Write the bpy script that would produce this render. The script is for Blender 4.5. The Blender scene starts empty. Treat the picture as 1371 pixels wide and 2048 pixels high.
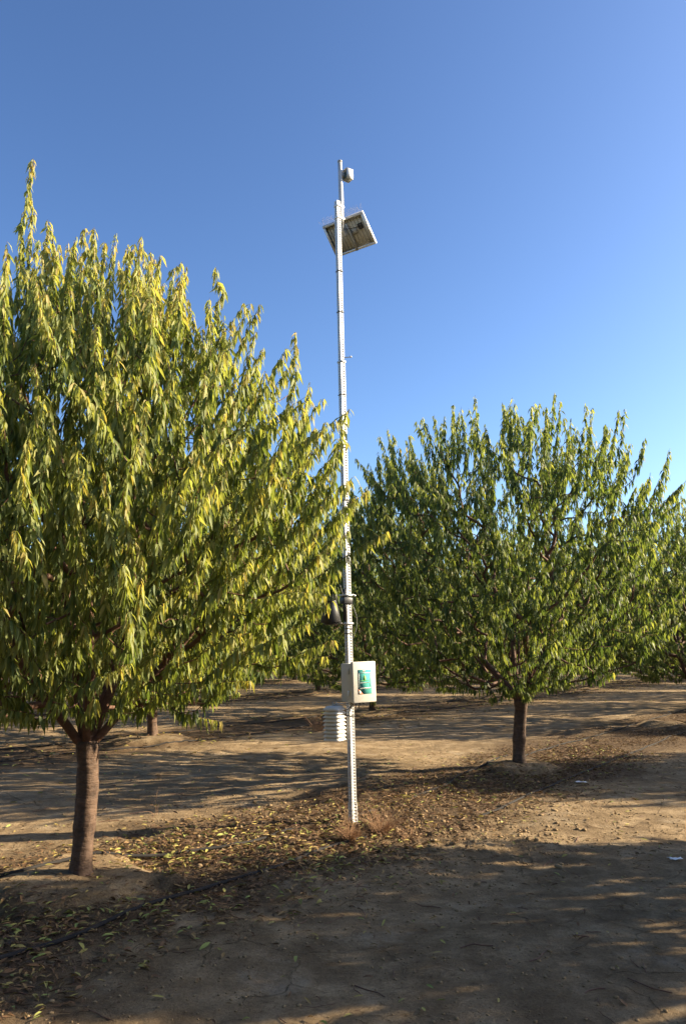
import bpy, math, random
import numpy as np
from mathutils import Matrix, Vector

random.seed(7)
SC = bpy.context.scene
COL = SC.collection
R = math.radians

# ------------------------------------------------------------------ camera
CAM_H = 1.55
cam = bpy.data.cameras.new('camera')
cam.sensor_fit = 'VERTICAL'
cam.sensor_height = 23.5
cam.sensor_width = 15.7
cam.lens = 1569.0 / 2048.0 * 23.5
cam.clip_start = 0.05
cam.clip_end = 3000
camo = bpy.data.objects.new('camera', cam)
camo.location = (0, 0, CAM_H)
camo.rotation_euler = (R(90 + 9.62), 0, 0)
COL.objects.link(camo)
SC.camera = camo
SC.render.resolution_x, SC.render.resolution_y = 685, 1024

# ------------------------------------------------------------------ light
SUN_EL = R(25)
SUN_AZ = np.array([0.9865, 0.164])          # horizontal direction towards the sun
world = bpy.data.worlds.new('World')
SC.world = world
world.use_nodes = True
wn = world.node_tree
wn.nodes.clear()
sky = wn.nodes.new('ShaderNodeTexSky')
sky.sky_type = 'NISHITA'
sky.sun_disc = False
sky.sun_elevation = SUN_EL
sky.sun_rotation = math.atan2(SUN_AZ[0], SUN_AZ[1])
sky.altitude = 60
sky.air_density = 0.95
sky.dust_density = 1.6
sky.ozone_density = 3.5
bg = wn.nodes.new('ShaderNodeBackground')
bg.inputs['Strength'].default_value = 0.05
wo = wn.nodes.new('ShaderNodeOutputWorld')
gam = wn.nodes.new('ShaderNodeGamma')
gam.inputs[1].default_value = 1.3
wn.links.new(sky.outputs[0], gam.inputs[0])
wn.links.new(gam.outputs[0], bg.inputs[0])
wn.links.new(bg.outputs[0], wo.inputs[0])

sl = bpy.data.lights.new('sun', 'SUN')
sl.energy = 5.0
sl.angle = R(0.53)
sl.color = (1.0, 0.83, 0.57)
so = bpy.data.objects.new('sun', sl)
sd = Vector((SUN_AZ[0] * math.cos(SUN_EL), SUN_AZ[1] * math.cos(SUN_EL), math.sin(SUN_EL)))
so.rotation_euler = sd.to_track_quat('Z', 'Y').to_euler()
so.location = (20, 5, 20)
COL.objects.link(so)

SC.view_settings.view_transform = 'Standard'
SC.view_settings.look = 'None'
SC.view_settings.gamma = 1.0
SC.view_settings.exposure = 1.80
SC.view_settings.use_curve_mapping = False
SC.cycles.max_bounces = 8
SC.cycles.transparent_max_bounces = 8

# ------------------------------------------------------------------ helpers
def mesh_from(name, verts, faces, smooth=False, attrs=None, mats=None):
    """verts (N,3); faces: list of (M,k) int arrays; attrs: {name: (N,) floats}."""
    me = bpy.data.meshes.new(name)
    verts = np.asarray(verts, dtype=np.float32)
    me.vertices.add(len(verts))
    me.vertices.foreach_set('co', verts.ravel())
    faces = [np.asarray(f, dtype=np.int32) for f in faces if len(f)]
    nl = sum(f.size for f in faces)
    nf = sum(len(f) for f in faces)
    me.loops.add(nl)
    me.polygons.add(nf)
    me.loops.foreach_set('vertex_index', np.concatenate([f.ravel() for f in faces]))
    tot = np.concatenate([np.full(len(f), f.shape[1], np.int32) for f in faces])
    st = np.concatenate([[0], np.cumsum(tot)[:-1]]).astype(np.int32)
    me.polygons.foreach_set('loop_start', st)
    try:
        me.polygons.foreach_set('loop_total', tot)
    except Exception:
        pass
    if smooth:
        me.polygons.foreach_set('use_smooth', np.ones(nf, dtype=bool))
    me.update(calc_edges=True)
    for k, a in (attrs or {}).items():
        at = me.attributes.new(k, 'FLOAT', 'POINT')
        at.data.foreach_set('value', np.asarray(a, dtype=np.float32))
    for m in (mats or []):
        me.materials.append(m)
    return me

def link(name, me, parent=None, loc=None, **props):
    o = bpy.data.objects.new(name, me)
    COL.objects.link(o)
    if parent is not None:
        o.parent = parent
    if loc is not None:
        o.location = loc
    for k, v in props.items():
        o[k] = v
    return o

class MB:
    """collects polygons; build() links ONE mesh object."""
    def __init__(s):
        s.v, s.q, s.t, s.n = [], [], [], 0
    def add(s, v, quads=(), tris=()):
        v = np.asarray(v, float).reshape(-1, 3)
        if len(quads): s.q.append(np.asarray(quads, int) + s.n)
        if len(tris): s.t.append(np.asarray(tris, int) + s.n)
        s.v.append(v); s.n += len(v)
        return s
    def box(s, c, d, M=None):
        c = np.asarray(c, float); d = np.asarray(d, float) / 2
        v = np.array([[x, y, z] for z in (-1, 1) for y in (-1, 1) for x in (-1, 1)], float) * d
        if M is not None: v = v @ np.asarray(M).T
        return s.add(v + c, [[0, 2, 3, 1], [4, 5, 7, 6], [0, 1, 5, 4], [2, 6, 7, 3], [0, 4, 6, 2], [1, 3, 7, 5]])
    def prism(s, poly, z0, z1, M=None, c=(0, 0, 0), scale0=1, scale1=1):
        poly = np.asarray(poly, float); n = len(poly)
        a = np.c_[poly * scale0, np.full(n, z0)]; b = np.c_[poly * scale1, np.full(n, z1)]
        v = np.r_[a, b, [[0, 0, z0]], [[0, 0, z1]]]
        v[-2, :2] = a[:, :2].mean(0); v[-1, :2] = b[:, :2].mean(0)
        if M is not None: v = v @ np.asarray(M).T
        i = np.arange(n); j = (i + 1) % n
        return s.add(v + np.asarray(c), np.c_[i, j, j + n, i + n], np.r_[np.c_[j, i, np.full(n, 2 * n)], np.c_[i + n, j + n, np.full(n, 2 * n + 1)]])
    def tube(s, pts, rad, sides=8, caps=True):
        v, q = sweep(np.asarray(pts, float), rad, sides)
        t = []
        if caps:
            n = len(v)
            m = len(pts)
            v = np.r_[v, [pts[0]], [pts[-1]]]
            i = np.arange(sides); j = (i + 1) % sides
            t = np.r_[np.c_[j, i, np.full(sides, n)], np.c_[i + (m - 1) * sides, j + (m - 1) * sides, np.full(sides, n + 1)]]
        return s.add(v, q, t)
    def build(s, name, mat, parent=None, smooth=False, bevel=0, loc=None, **props):
        me = mesh_from(name, np.concatenate(s.v), [np.concatenate(x) for x in (s.q, s.t) if x], smooth, mats=[mat])
        o = link(name, me, parent, loc, **props)
        if bevel:
            b = o.modifiers.new('bevel', 'BEVEL'); b.width = bevel; b.segments = 2; b.limit_method = 'ANGLE'
        return o

def sweep(P, rad, sides):
    n = len(P)
    rad = np.broadcast_to(np.asarray(rad, float), (n,))
    T = np.gradient(P, axis=0)
    T /= np.linalg.norm(T, axis=1, keepdims=True) + 1e-9
    ref = np.array([0.3, 0.9, 0.2]) if abs(T[:, 2]).mean() > 0.7 else np.array([0, 0, 1.0])
    A = np.cross(T, ref); A /= np.linalg.norm(A, axis=1, keepdims=True) + 1e-9
    B = np.cross(T, A)
    th = np.arange(sides) / sides * 2 * np.pi
    v = P[:, None] + rad[:, None, None] * (np.cos(th)[None, :, None] * A[:, None] + np.sin(th)[None, :, None] * B[:, None])
    i = np.arange(n - 1)[:, None] * sides; k = np.arange(sides)[None]
    k2 = (k + 1) % sides
    q = np.stack([i + k, i + k2, i + sides + k2, i + sides + k], -1).reshape(-1, 4)
    return v.reshape(-1, 3), q

def _hash(ix, iy, seed):
    h = (ix.astype(np.int64) * 374761393 + iy.astype(np.int64) * 668265263 + seed * 1442695041) & 0x7fffffff
    h = ((h ^ (h >> 13)) * 1274126177) & 0x7fffffff
    h = (h ^ (h >> 16)) & 0xffff
    return h / 65535.0
def vnoise(x, y, seed=0):
    x = np.asarray(x, float); y = np.asarray(y, float)
    ix, iy = np.floor(x), np.floor(y)
    fx, fy = x - ix, y - iy
    fx = fx * fx * (3 - 2 * fx); fy = fy * fy * (3 - 2 * fy)
    a, b = _hash(ix, iy, seed), _hash(ix + 1, iy, seed)
    c, d = _hash(ix, iy + 1, seed), _hash(ix + 1, iy + 1, seed)
    return (a * (1 - fx) + b * fx) * (1 - fy) + (c * (1 - fx) + d * fx) * fy * 1.0 - 0.5
def sstep(a, b, x):
    t = np.clip((x - a) / (b - a), 0, 1)
    return t * t * (3 - 2 * t)

# ------------------------------------------------------------------ node helpers
def new_mat(name):
    m = bpy.data.materials.new(name); m.use_nodes = True
    nt = m.node_tree
    return m, nt, nt.nodes['Principled BSDF'], nt.nodes['Material Output']
def N(nt, t, **kw):
    n = nt.nodes.new('ShaderNode' + t)
    for k, v in kw.items():
        if k.startswith('i_'): n.inputs[k[2:].replace('_', ' ')].default_value = v
        else: setattr(n, k, v)
    return n
def ramp(nt, stops):
    n = nt.nodes.new('ShaderNodeValToRGB')
    el = n.color_ramp.elements
    while len(el) < len(stops): el.new(0.5)
    for e, (p, c) in zip(el, stops):
        e.position = p; e.color = (*c, 1)
    return n
def noise(nt, co, scale, detail=4, rough=0.55):
    n = N(nt, 'TexNoise'); n.inputs['Scale'].default_value = scale
    n.inputs['Detail'].default_value = detail; n.inputs['Roughness'].default_value = rough
    nt.links.new(co, n.inputs['Vector'])
    return n
def bump(nt, h, strength, dist, normal=None):
    b = N(nt, 'Bump'); b.inputs['Strength'].default_value = strength; b.inputs['Distance'].default_value = dist
    nt.links.new(h, b.inputs['Height'])
    if normal is not None: nt.links.new(normal, b.inputs['Normal'])
    return b
def mixc(nt, fac, a, b, mode='MIX'):
    n = N(nt, 'Mix', data_type='RGBA', blend_type=mode)
    L = nt.links
    if isinstance(fac, float): n.inputs[0].default_value = fac
    else: L.new(fac, n.inputs[0])
    for s, x in ((6, a), (7, b)):
        if isinstance(x, tuple): n.inputs[s].default_value = (*x, 1)
        else: L.new(x, n.inputs[s])
    return n.outputs[2]

def plain(name, col, rough=0.5, metal=0.0, var=0.12, scale=30, spec=0.5, bumpd=0.0):
    m, nt, b, o = new_mat(name)
    tc = N(nt, 'TexCoord')
    n = noise(nt, tc.outputs['Object'], scale)
    c = mixc(nt, n.outputs[0], tuple(x * (1 - var) for x in col), tuple(min(1, x * (1 + var)) for x in col))
    nt.links.new(c, b.inputs['Base Color'])
    b.inputs['Roughness'].default_value = rough
    b.inputs['Metallic'].default_value = metal
    b.inputs['Specular IOR Level'].default_value = spec
    if bumpd:
        nt.links.new(bump(nt, n.outputs[0], 0.5, bumpd).outputs[0], b.inputs['Normal'])
    return m

# ------------------------------------------------------------------ materials
def soil_material():
    m, nt, b, o = new_mat('soil')
    L = nt.links
    tc = N(nt, 'TexCoord'); co = tc.outputs['Object']
    big = noise(nt, co, 0.5, 5, 0.6)
    mid = noise(nt, co, 4.0, 6, 0.62)
    fine = noise(nt, co, 60.0, 5, 0.7)
    grit = noise(nt, co, 190.0, 3, 0.7)
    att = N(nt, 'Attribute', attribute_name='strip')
    c1 = ramp(nt, [(0.3, (0.178, 0.126, 0.073)), (0.5, (0.242, 0.177, 0.105)), (0.68, (0.345, 0.264, 0.164))])
    L.new(mid.outputs[0], c1.inputs[0])
    c2 = ramp(nt, [(0.35, (0.74, 0.72, 0.70)), (0.65, (1.18, 1.16, 1.14))])
    L.new(big.outputs[0], c2.inputs[0])
    c = mixc(nt, 1.0, c1.outputs[0], c2.outputs[0], 'MULTIPLY')
    g = ramp(nt, [(0.32, (0.72, 0.70, 0.68)), (0.5, (1, 1, 1)), (0.70, (1.22, 1.2, 1.16))])
    L.new(fine.outputs[0], g.inputs[0])
    c = mixc(nt, 0.8, c, g.outputs[0], 'MULTIPLY')
    sp1 = ramp(nt, [(0.33, (0.42, 0.37, 0.33)), (0.43, (0.97, 0.97, 0.97)), (0.58, (1.05, 1.05, 1.05)), (0.70, (1.5, 1.48, 1.44))])
    L.new(noise(nt, co, 26.0, 7, 0.78).outputs[0], sp1.inputs[0])
    c = mixc(nt, 0.9, c, sp1.outputs[0], 'MULTIPLY')
    pale = ramp(nt, [(0.56, (0, 0, 0)), (0.70, (0.55, 0.55, 0.55))]); L.new(noise(nt, co, 1.7, 8, 0.68).outputs[0], pale.inputs[0])
    c = mixc(nt, pale.outputs[0], c, (0.40, 0.335, 0.245))
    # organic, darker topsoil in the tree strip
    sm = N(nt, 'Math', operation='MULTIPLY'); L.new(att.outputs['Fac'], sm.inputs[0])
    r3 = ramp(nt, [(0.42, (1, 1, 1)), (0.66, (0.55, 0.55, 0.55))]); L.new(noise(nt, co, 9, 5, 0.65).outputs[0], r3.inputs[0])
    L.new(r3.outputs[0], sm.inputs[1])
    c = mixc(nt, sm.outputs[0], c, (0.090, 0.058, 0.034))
    L.new(c, b.inputs['Base Color'])
    b.inputs['Roughness'].default_value = 0.95
    b.inputs['Specular IOR Level'].default_value = 0.15
    # drying cracks in the alley crust (relief only)
    wob = noise(nt, co, 3.0, 3)
    add = N(nt, 'VectorMath', operation='MULTIPLY_ADD')
    L.new(wob.outputs['Color'], add.inputs[0]); add.inputs[1].default_value = (0.35, 0.35, 0.0); L.new(co, add.inputs[2])
    vo = N(nt, 'TexVoronoi', feature='DISTANCE_TO_EDGE', voronoi_dimensions='2D'); vo.inputs['Scale'].default_value = 2.6
    L.new(add.outputs[0], vo.inputs['Vector'])
    cr = N(nt, 'MapRange'); cr.inputs['From Max'].default_value = 0.022; L.new(vo.outputs['Distance'], cr.inputs['Value'])
    msk = ramp(nt, [(0.47, (1, 1, 1)), (0.56, (0, 0, 0))]); L.new(noise(nt, co, 0.9, 3).outputs[0], msk.inputs[0])
    mx = N(nt, 'Math', operation='MAXIMUM'); L.new(cr.outputs[0], mx.inputs[0]); L.new(msk.outputs[0], mx.inputs[1])
    b0 = bump(nt, mx.outputs[0], 1.0, 0.035)
    b05 = bump(nt, noise(nt, co, 22.0, 7, 0.75).outputs[0], 0.9, 0.035, b0.outputs[0])
    b1 = bump(nt, fine.outputs[0], 0.8, 0.014, b05.outputs[0])
    b2 = bump(nt, grit.outputs[0], 0.6, 0.005, b1.outputs[0])
    L.new(b2.outputs[0], b.inputs['Normal'])
    return m

def leaf_material(name, stops, under=(1.15, 1.15, 1.25), trans=0.52, rough=0.55, tcol=(1.35, 1.3, 0.6)):
    m, nt, b, o = new_mat(name)
    L = nt.links
    att = N(nt, 'Attribute', attribute_name='tint')
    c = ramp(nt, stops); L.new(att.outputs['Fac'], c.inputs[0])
    ge = N(nt, 'NewGeometry')
    cu = mixc(nt, 1.0, c.outputs[0], under, 'MULTIPLY')
    col = mixc(nt, ge.outputs['Backfacing'], c.outputs[0], cu)
    L.new(col, b.inputs['Base Color'])
    b.inputs['Roughness'].default_value = rough
    b.inputs['Specular IOR Level'].default_value = 0.28
    tr = N(nt, 'BsdfTranslucent')
    L.new(mixc(nt, 1.0, c.outputs[0], tcol, 'MULTIPLY'), tr.inputs[0])
    mx = N(nt, 'MixShader'); mx.inputs[0].default_value = trans
    L.new(b.outputs[0], mx.inputs[1]); L.new(tr.outputs[0], mx.inputs[2])
    L.new(mx.outputs[0], o.inputs['Surface'])
    return m

def bark_material(name, dark, light, ring=0.4):
    m, nt, b, o = new_mat(name)
    L = nt.links
    tc = N(nt, 'TexCoord'); co = tc.outputs['Object']
    mp = N(nt, 'Mapping'); mp.inputs['Scale'].default_value = (7, 7, 26); L.new(co, mp.inputs['Vector'])
    n1 = noise(nt, mp.outputs[0], 1.0, 5, 0.6)
    n2 = noise(nt, co, 14, 6, 0.65)
    c = ramp(nt, [(0.34, dark), (0.5, tuple((a + d) / 2 for a, d in zip(dark, light))), (0.68, light)])
    mxn = N(nt, 'Mix'); mxn.inputs[0].default_value = ring
    L.new(n2.outputs[0], mxn.inputs[2]); L.new(n1.outputs[0], mxn.inputs[3])
    L.new(mxn.outputs[0], c.inputs[0])
    L.new(c.outputs[0], b.inputs['Base Color'])
    b.inputs['Roughness'].default_value = 0.75
    b.inputs['Specular IOR Level'].default_value = 0.3
    b1 = bump(nt, n1.outputs[0], 0.9, 0.018)
    b2 = bump(nt, n2.outputs[0], 0.8, 0.012, b1.outputs[0])
    L.new(b2.outputs[0], b.inputs['Normal'])
    return m

M = {}
M['soil'] = soil_material()
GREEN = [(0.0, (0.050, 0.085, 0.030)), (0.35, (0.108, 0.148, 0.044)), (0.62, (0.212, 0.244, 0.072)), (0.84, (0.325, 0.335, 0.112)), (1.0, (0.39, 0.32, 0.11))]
M['leaf'] = leaf_material('leaf', GREEN)
LIT = [(0.0, (0.070, 0.042, 0.024)), (0.40, (0.15, 0.085, 0.042)), (0.62, (0.26, 0.17, 0.07)), (0.8, (0.34, 0.30, 0.085)), (1.0, (0.22, 0.27, 0.075))]
M['litter'] = leaf_material('litter', LIT, (1.05, 1.02, 1.0), 0.12, 0.7, (1, 0.95, 0.6))
M['bark'] = bark_material('bark', (0.034, 0.020, 0.014), (0.150, 0.092, 0.060))
M['limb'] = bark_material('limb_bark', (0.064, 0.031, 0.020), (0.155, 0.082, 0.053))
M['twig'] = plain('twig', (0.14, 0.062, 0.038), 0.6, var=0.35, scale=8)
def galvanised(name, v, rough):
    m, nt, b, o = new_mat(name)
    tc = N(nt, 'TexCoord')
    vo = N(nt, 'TexVoronoi'); vo.inputs['Scale'].default_value = 55; nt.links.new(tc.outputs['Object'], vo.inputs['Vector'])
    n = noise(nt, tc.outputs['Object'], 3.5, 6, 0.65)
    c = mixc(nt, vo.outputs['Distance'], (v * 0.86, v * 0.87, v * 0.88), (v, v, v * 0.98))
    st = ramp(nt, [(0.35, (0.78, 0.74, 0.68)), (0.6, (1, 1, 1))]); nt.links.new(n.outputs[0], st.inputs[0])
    c = mixc(nt, 0.6, c, st.outputs[0], 'MULTIPLY')
    nt.links.new(c, b.inputs['Base Color'])
    b.inputs['Metallic'].default_value = 0.25
    b.inputs['Roughness'].default_value = rough
    return m
M['zinc'] = galvanised('galvanised_steel', 0.55, 0.5)
M['pipe'] = galvanised('conduit', 0.5, 0.42)
M['beige'] = plain('beige_fibreglass', (0.50, 0.475, 0.41), 0.55, var=0.10, scale=7)
M['white'] = plain('white_plastic', (0.62, 0.60, 0.55), 0.45, var=0.04)
M['black'] = plain('black_plastic', (0.018, 0.018, 0.020), 0.42, var=0.3)
M['teal'] = plain('teal_print', (0.065, 0.31, 0.28), 0.85, spec=0.1, var=0.05)
M['green_print'] = plain('green_print', (0.22, 0.55, 0.12), 0.85, spec=0.1, var=0.05)
M['red_print'] = plain('red_print', (0.50, 0.15, 0.10), 0.85, spec=0.1, var=0.05)
M['cream'] = plain('cream_print', (0.85, 0.78, 0.55), 0.85, spec=0.1, var=0.05)
M['grey'] = plain('grey_plastic', (0.30, 0.30, 0.29), 0.5)
M['glass'] = plain('dark_glass', (0.05, 0.07, 0.06), 0.15)
M['backsheet'] = plain('panel_backsheet', (0.34, 0.32, 0.27), 0.5, var=0.05)
M['cells'] = plain('panel_cells', (0.015, 0.02, 0.06), 0.12)
M['alu'] = plain('aluminium', (0.6, 0.6, 0.59), 0.4, metal=0.3, var=0.04)
M['wire'] = plain('steel_wire', (0.22, 0.20, 0.20), 0.6, metal=0.0)
M['hose'] = plain('drip_hose', (0.028, 0.026, 0.026), 0.85, var=0.6, scale=6, spec=0.12)
M['straw'] = plain('dry_stalk', (0.27, 0.15, 0.075), 0.8, var=0.4, scale=12)
M['paper'] = plain('paper', (0.75, 0.76, 0.78), 0.7, var=0.06)
M['clod'] = plain('clod', (0.225, 0.160, 0.090), 0.95, var=0.3, scale=25, spec=0.15, bumpd=0.006)

# ------------------------------------------------------------------ orchard grid
A0 = np.array([-1.70, 5.45])
U = np.array([3.99, 5.10])
V = np.array([-5.49, 2.94])
un = U / np.linalg.norm(U)
wn_ = np.array([-un[1], un[0]])
SP = float(V @ wn_)
def rowco(x, y):
    dx, dy = x - A0[0], y - A0[1]
    s = dx * un[0] + dy * un[1]; q = dx * wn_[0] + dy * wn_[1]
    return s, q, (np.mod(q / SP + 0.5, 1) - 0.5) * SP
def grid_at(i, k):
    return A0 + i * V + k * U
SHIFT = -0.37
right_rows = [(-3, 1), (-3, 2), (-3, 3), (-1, -1.6), (-1, -2.6), (0, -2), (0, -3), (1, -1), (1, -2), (-2, -1.4), (-2, -2.4), (2, -1), (2, 0), (-3, -1), (-3, 0)] + [(-1, k + SHIFT) for k in range(1, 5)] + [(-2, k + 0.47) for k in range(0, 6)]

POLE = np.array([0.09, 7.31])
mound_at = [grid_at(i, k) for i in (0, 1, 2, 3) for k in range(-2, 8)]

def ground_z(x, y):
    x = np.asarray(x, float); y = np.asarray(y, float)
    s, q, d = rowco(x, y)
    near = np.exp(-np.maximum(np.hypot(x, y) - 12, 0) / 12)
    z = 0.030 * vnoise(x * 0.30, y * 0.30, 1) + 0.020 * vnoise(x * 1.1, y * 1.1, 2) * near
    strip = 1 - sstep(0.7, 1.5, np.abs(d) + 0.5 * vnoise(x * 1.2, y * 1.2, 5))
    z += near * (0.010 * vnoise(x * 4.3, y * 4.3, 3) + 0.006 * vnoise(x * 11, y * 11, 4) + 0.006 * vnoise(x * 25, y * 25, 6))
    # cloddy soil near the post
    dp = np.hypot((x - POLE[0] - 0.3), (y - POLE[1] + 0.25))
    cl = np.exp(-(dp / 1.25) ** 2)
    z += cl * (0.055 * np.abs(vnoise(x * 5.5, y * 5.5, 8)) + 0.05 * np.abs(vnoise(x * 12, y * 12, 9)) + 0.025 * vnoise(x * 24, y * 24, 10) - 0.02)
    z += strip * near * (0.030 * vnoise(x * 3.0, y * 3.0, 11) + 0.018 * vnoise(x * 8, y * 8, 12))
    # wheel tracks down the alleys
    tr = np.exp(-((np.abs(d) - 2.1) / 0.28) ** 2)
    z -= 0.018 * tr * near
    for m in mound_at:
        if m[1] > 60: continue
        dd = np.hypot(x - m[0], y - m[1]) + 0.55 * vnoise(x * 2.2, y * 2.2, 13) + 0.2 * vnoise(x * 9, y * 9, 14)
        z += 0.065 * (1 - sstep(0.42, 0.60, dd)) + 0.015 * (1 - sstep(0.1, 0.5, dd))
    return z

# ------------------------------------------------------------------ ground
def axis(lo_fine, hi_fine, step, grow, lo, hi):
    mid = list(np.arange(lo_fine, hi_fine + 1e-6, step))
    a, s = [], step
    x = mid[-1]
    while x < hi: s *= grow; x += s; a.append(x)
    b, s = [], step
    x = mid[0]
    while x > lo: s *= grow; x -= s; b.append(x)
    return np.array(b[::-1] + mid + a)
gx = axis(-2.7, 2.9, 0.021, 1.06, -900, 900)
gy = [3.2]
while gy[-1] < 900:
    gy.append(gy[-1] + (0.019 * (gy[-1] / 3.4) ** 1.5 if gy[-1] < 40 else gy[-1] * 0.05))
b, s = [], 0.017
x = 3.2
while x > -300: s *= 1.12; x -= s; b.append(x)
gy = np.array(b[::-1] + gy)
X, Y = np.meshgrid(gx, gy)
Z = ground_z(X, Y)
nx, ny = len(gx), len(gy)
idx = np.arange(nx * ny).reshape(ny, nx)
quads = np.stack([idx[:-1, :-1], idx[:-1, 1:], idx[1:, 1:], idx[1:, :-1]], -1).reshape(-1, 4)
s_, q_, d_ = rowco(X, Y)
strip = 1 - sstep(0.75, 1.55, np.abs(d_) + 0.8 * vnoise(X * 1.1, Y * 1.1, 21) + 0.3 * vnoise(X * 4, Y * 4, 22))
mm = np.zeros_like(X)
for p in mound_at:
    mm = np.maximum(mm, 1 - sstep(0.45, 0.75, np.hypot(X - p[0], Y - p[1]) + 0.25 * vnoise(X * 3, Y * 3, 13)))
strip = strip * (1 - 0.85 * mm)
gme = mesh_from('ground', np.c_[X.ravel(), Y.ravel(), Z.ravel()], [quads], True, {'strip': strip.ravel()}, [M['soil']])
link('ground', gme, kind='structure', label='bare tan orchard soil')
print('ground verts', nx * ny)

# ------------------------------------------------------------------ trees
def norm(a):
    return a / (np.linalg.norm(a, axis=-1, keepdims=True) + 1e-9)

def leaf_mesh_arrays(rng, pos, out, shoot, size, tint, droop=1.0, wid=0.205, simple=False):
    """hanging sickle leaves: pos (n,3) out (n,3) horizontal unit, returns verts, tris, quads, tint"""
    n = len(pos)
    L = size
    d0 = norm(out * 0.9 + shoot * 0.55 + np.array([0, 0, 0.15]) + rng.normal(0, 0.25, (n, 3)))
    dn = norm(np.array([0, 0, -1.0]) + out * rng.uniform(-0.15, 0.35, (n, 1)) + rng.normal(0, 0.16, (n, 3)))
    ks = [0.0, 0.12, 0.45, 1.0]
    wts = [0.35, 0.88, 1.0]      # how far each segment has turned down
    w_ = rng.uniform(0.75, 1.15, (n, 1)) * droop
    P = [pos]
    D = []
    for j in range(3):
        dd = norm(d0 * (1 - np.clip(wts[j] * w_, 0, 1)) + dn * np.clip(wts[j] * w_, 0, 1))
        D.append(dd)
        P.append(P[-1] + dd * (L[:, None] * (ks[j + 1] - ks[j])))
    side0 = norm(np.cross(np.array([0, 0, 1.0]), out))
    tw = rng.normal(0, 0.55, (n, 1)); tw2 = tw + rng.normal(0, 0.45, (n, 1))
    hw = L * wid * 0.5 * rng.uniform(0.8, 1.2, n)
    verts = [P[0]]
    for j, (tt, wj) in enumerate(((tw, 0.62), (tw2, 1.0))):
        Dj = norm(D[j] + D[j + 1])
        sd = norm(side0 - (side0 * Dj).sum(1, keepdims=True) * Dj)
        nr = np.cross(Dj, sd)
        sj = sd * np.cos(tt) + nr * np.sin(tt)
        nj = np.cross(Dj, sj)
        pj = P[j + 1]
        if j == 1:
            pj = P[2] 
        verts.append(pj - sj * (hw * wj)[:, None] + nj * (hw * wj * 0.35)[:, None])
        verts.append(pj)
        verts.append(pj + sj * (hw * wj)[:, None] + nj * (hw * wj * 0.35)[:, None])
    verts.append(P[3])
    if simple:
        v = np.stack([verts[0], verts[1], verts[3], verts[4], verts[6], verts[7]], 1).reshape(-1, 3)
        b = (np.arange(n) * 6)[:, None]
        return v, np.concatenate([b + t for t in ([0, 2, 1], [3, 4, 5])]), b + [1, 2, 4, 3], np.repeat(tint, 6)
    v = np.stack(verts, 1).reshape(-1, 3)
    b = (np.arange(n) * 8)[:, None]
    tris = np.concatenate([b + t for t in ([0, 2, 1], [0, 3, 2], [4, 5, 7], [5, 6, 7])])
    qd = np.concatenate([b + t for t in ([1, 2, 5, 4], [2, 3, 6, 5])])
    return v, tris, qd, np.repeat(tint, 8)

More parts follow.
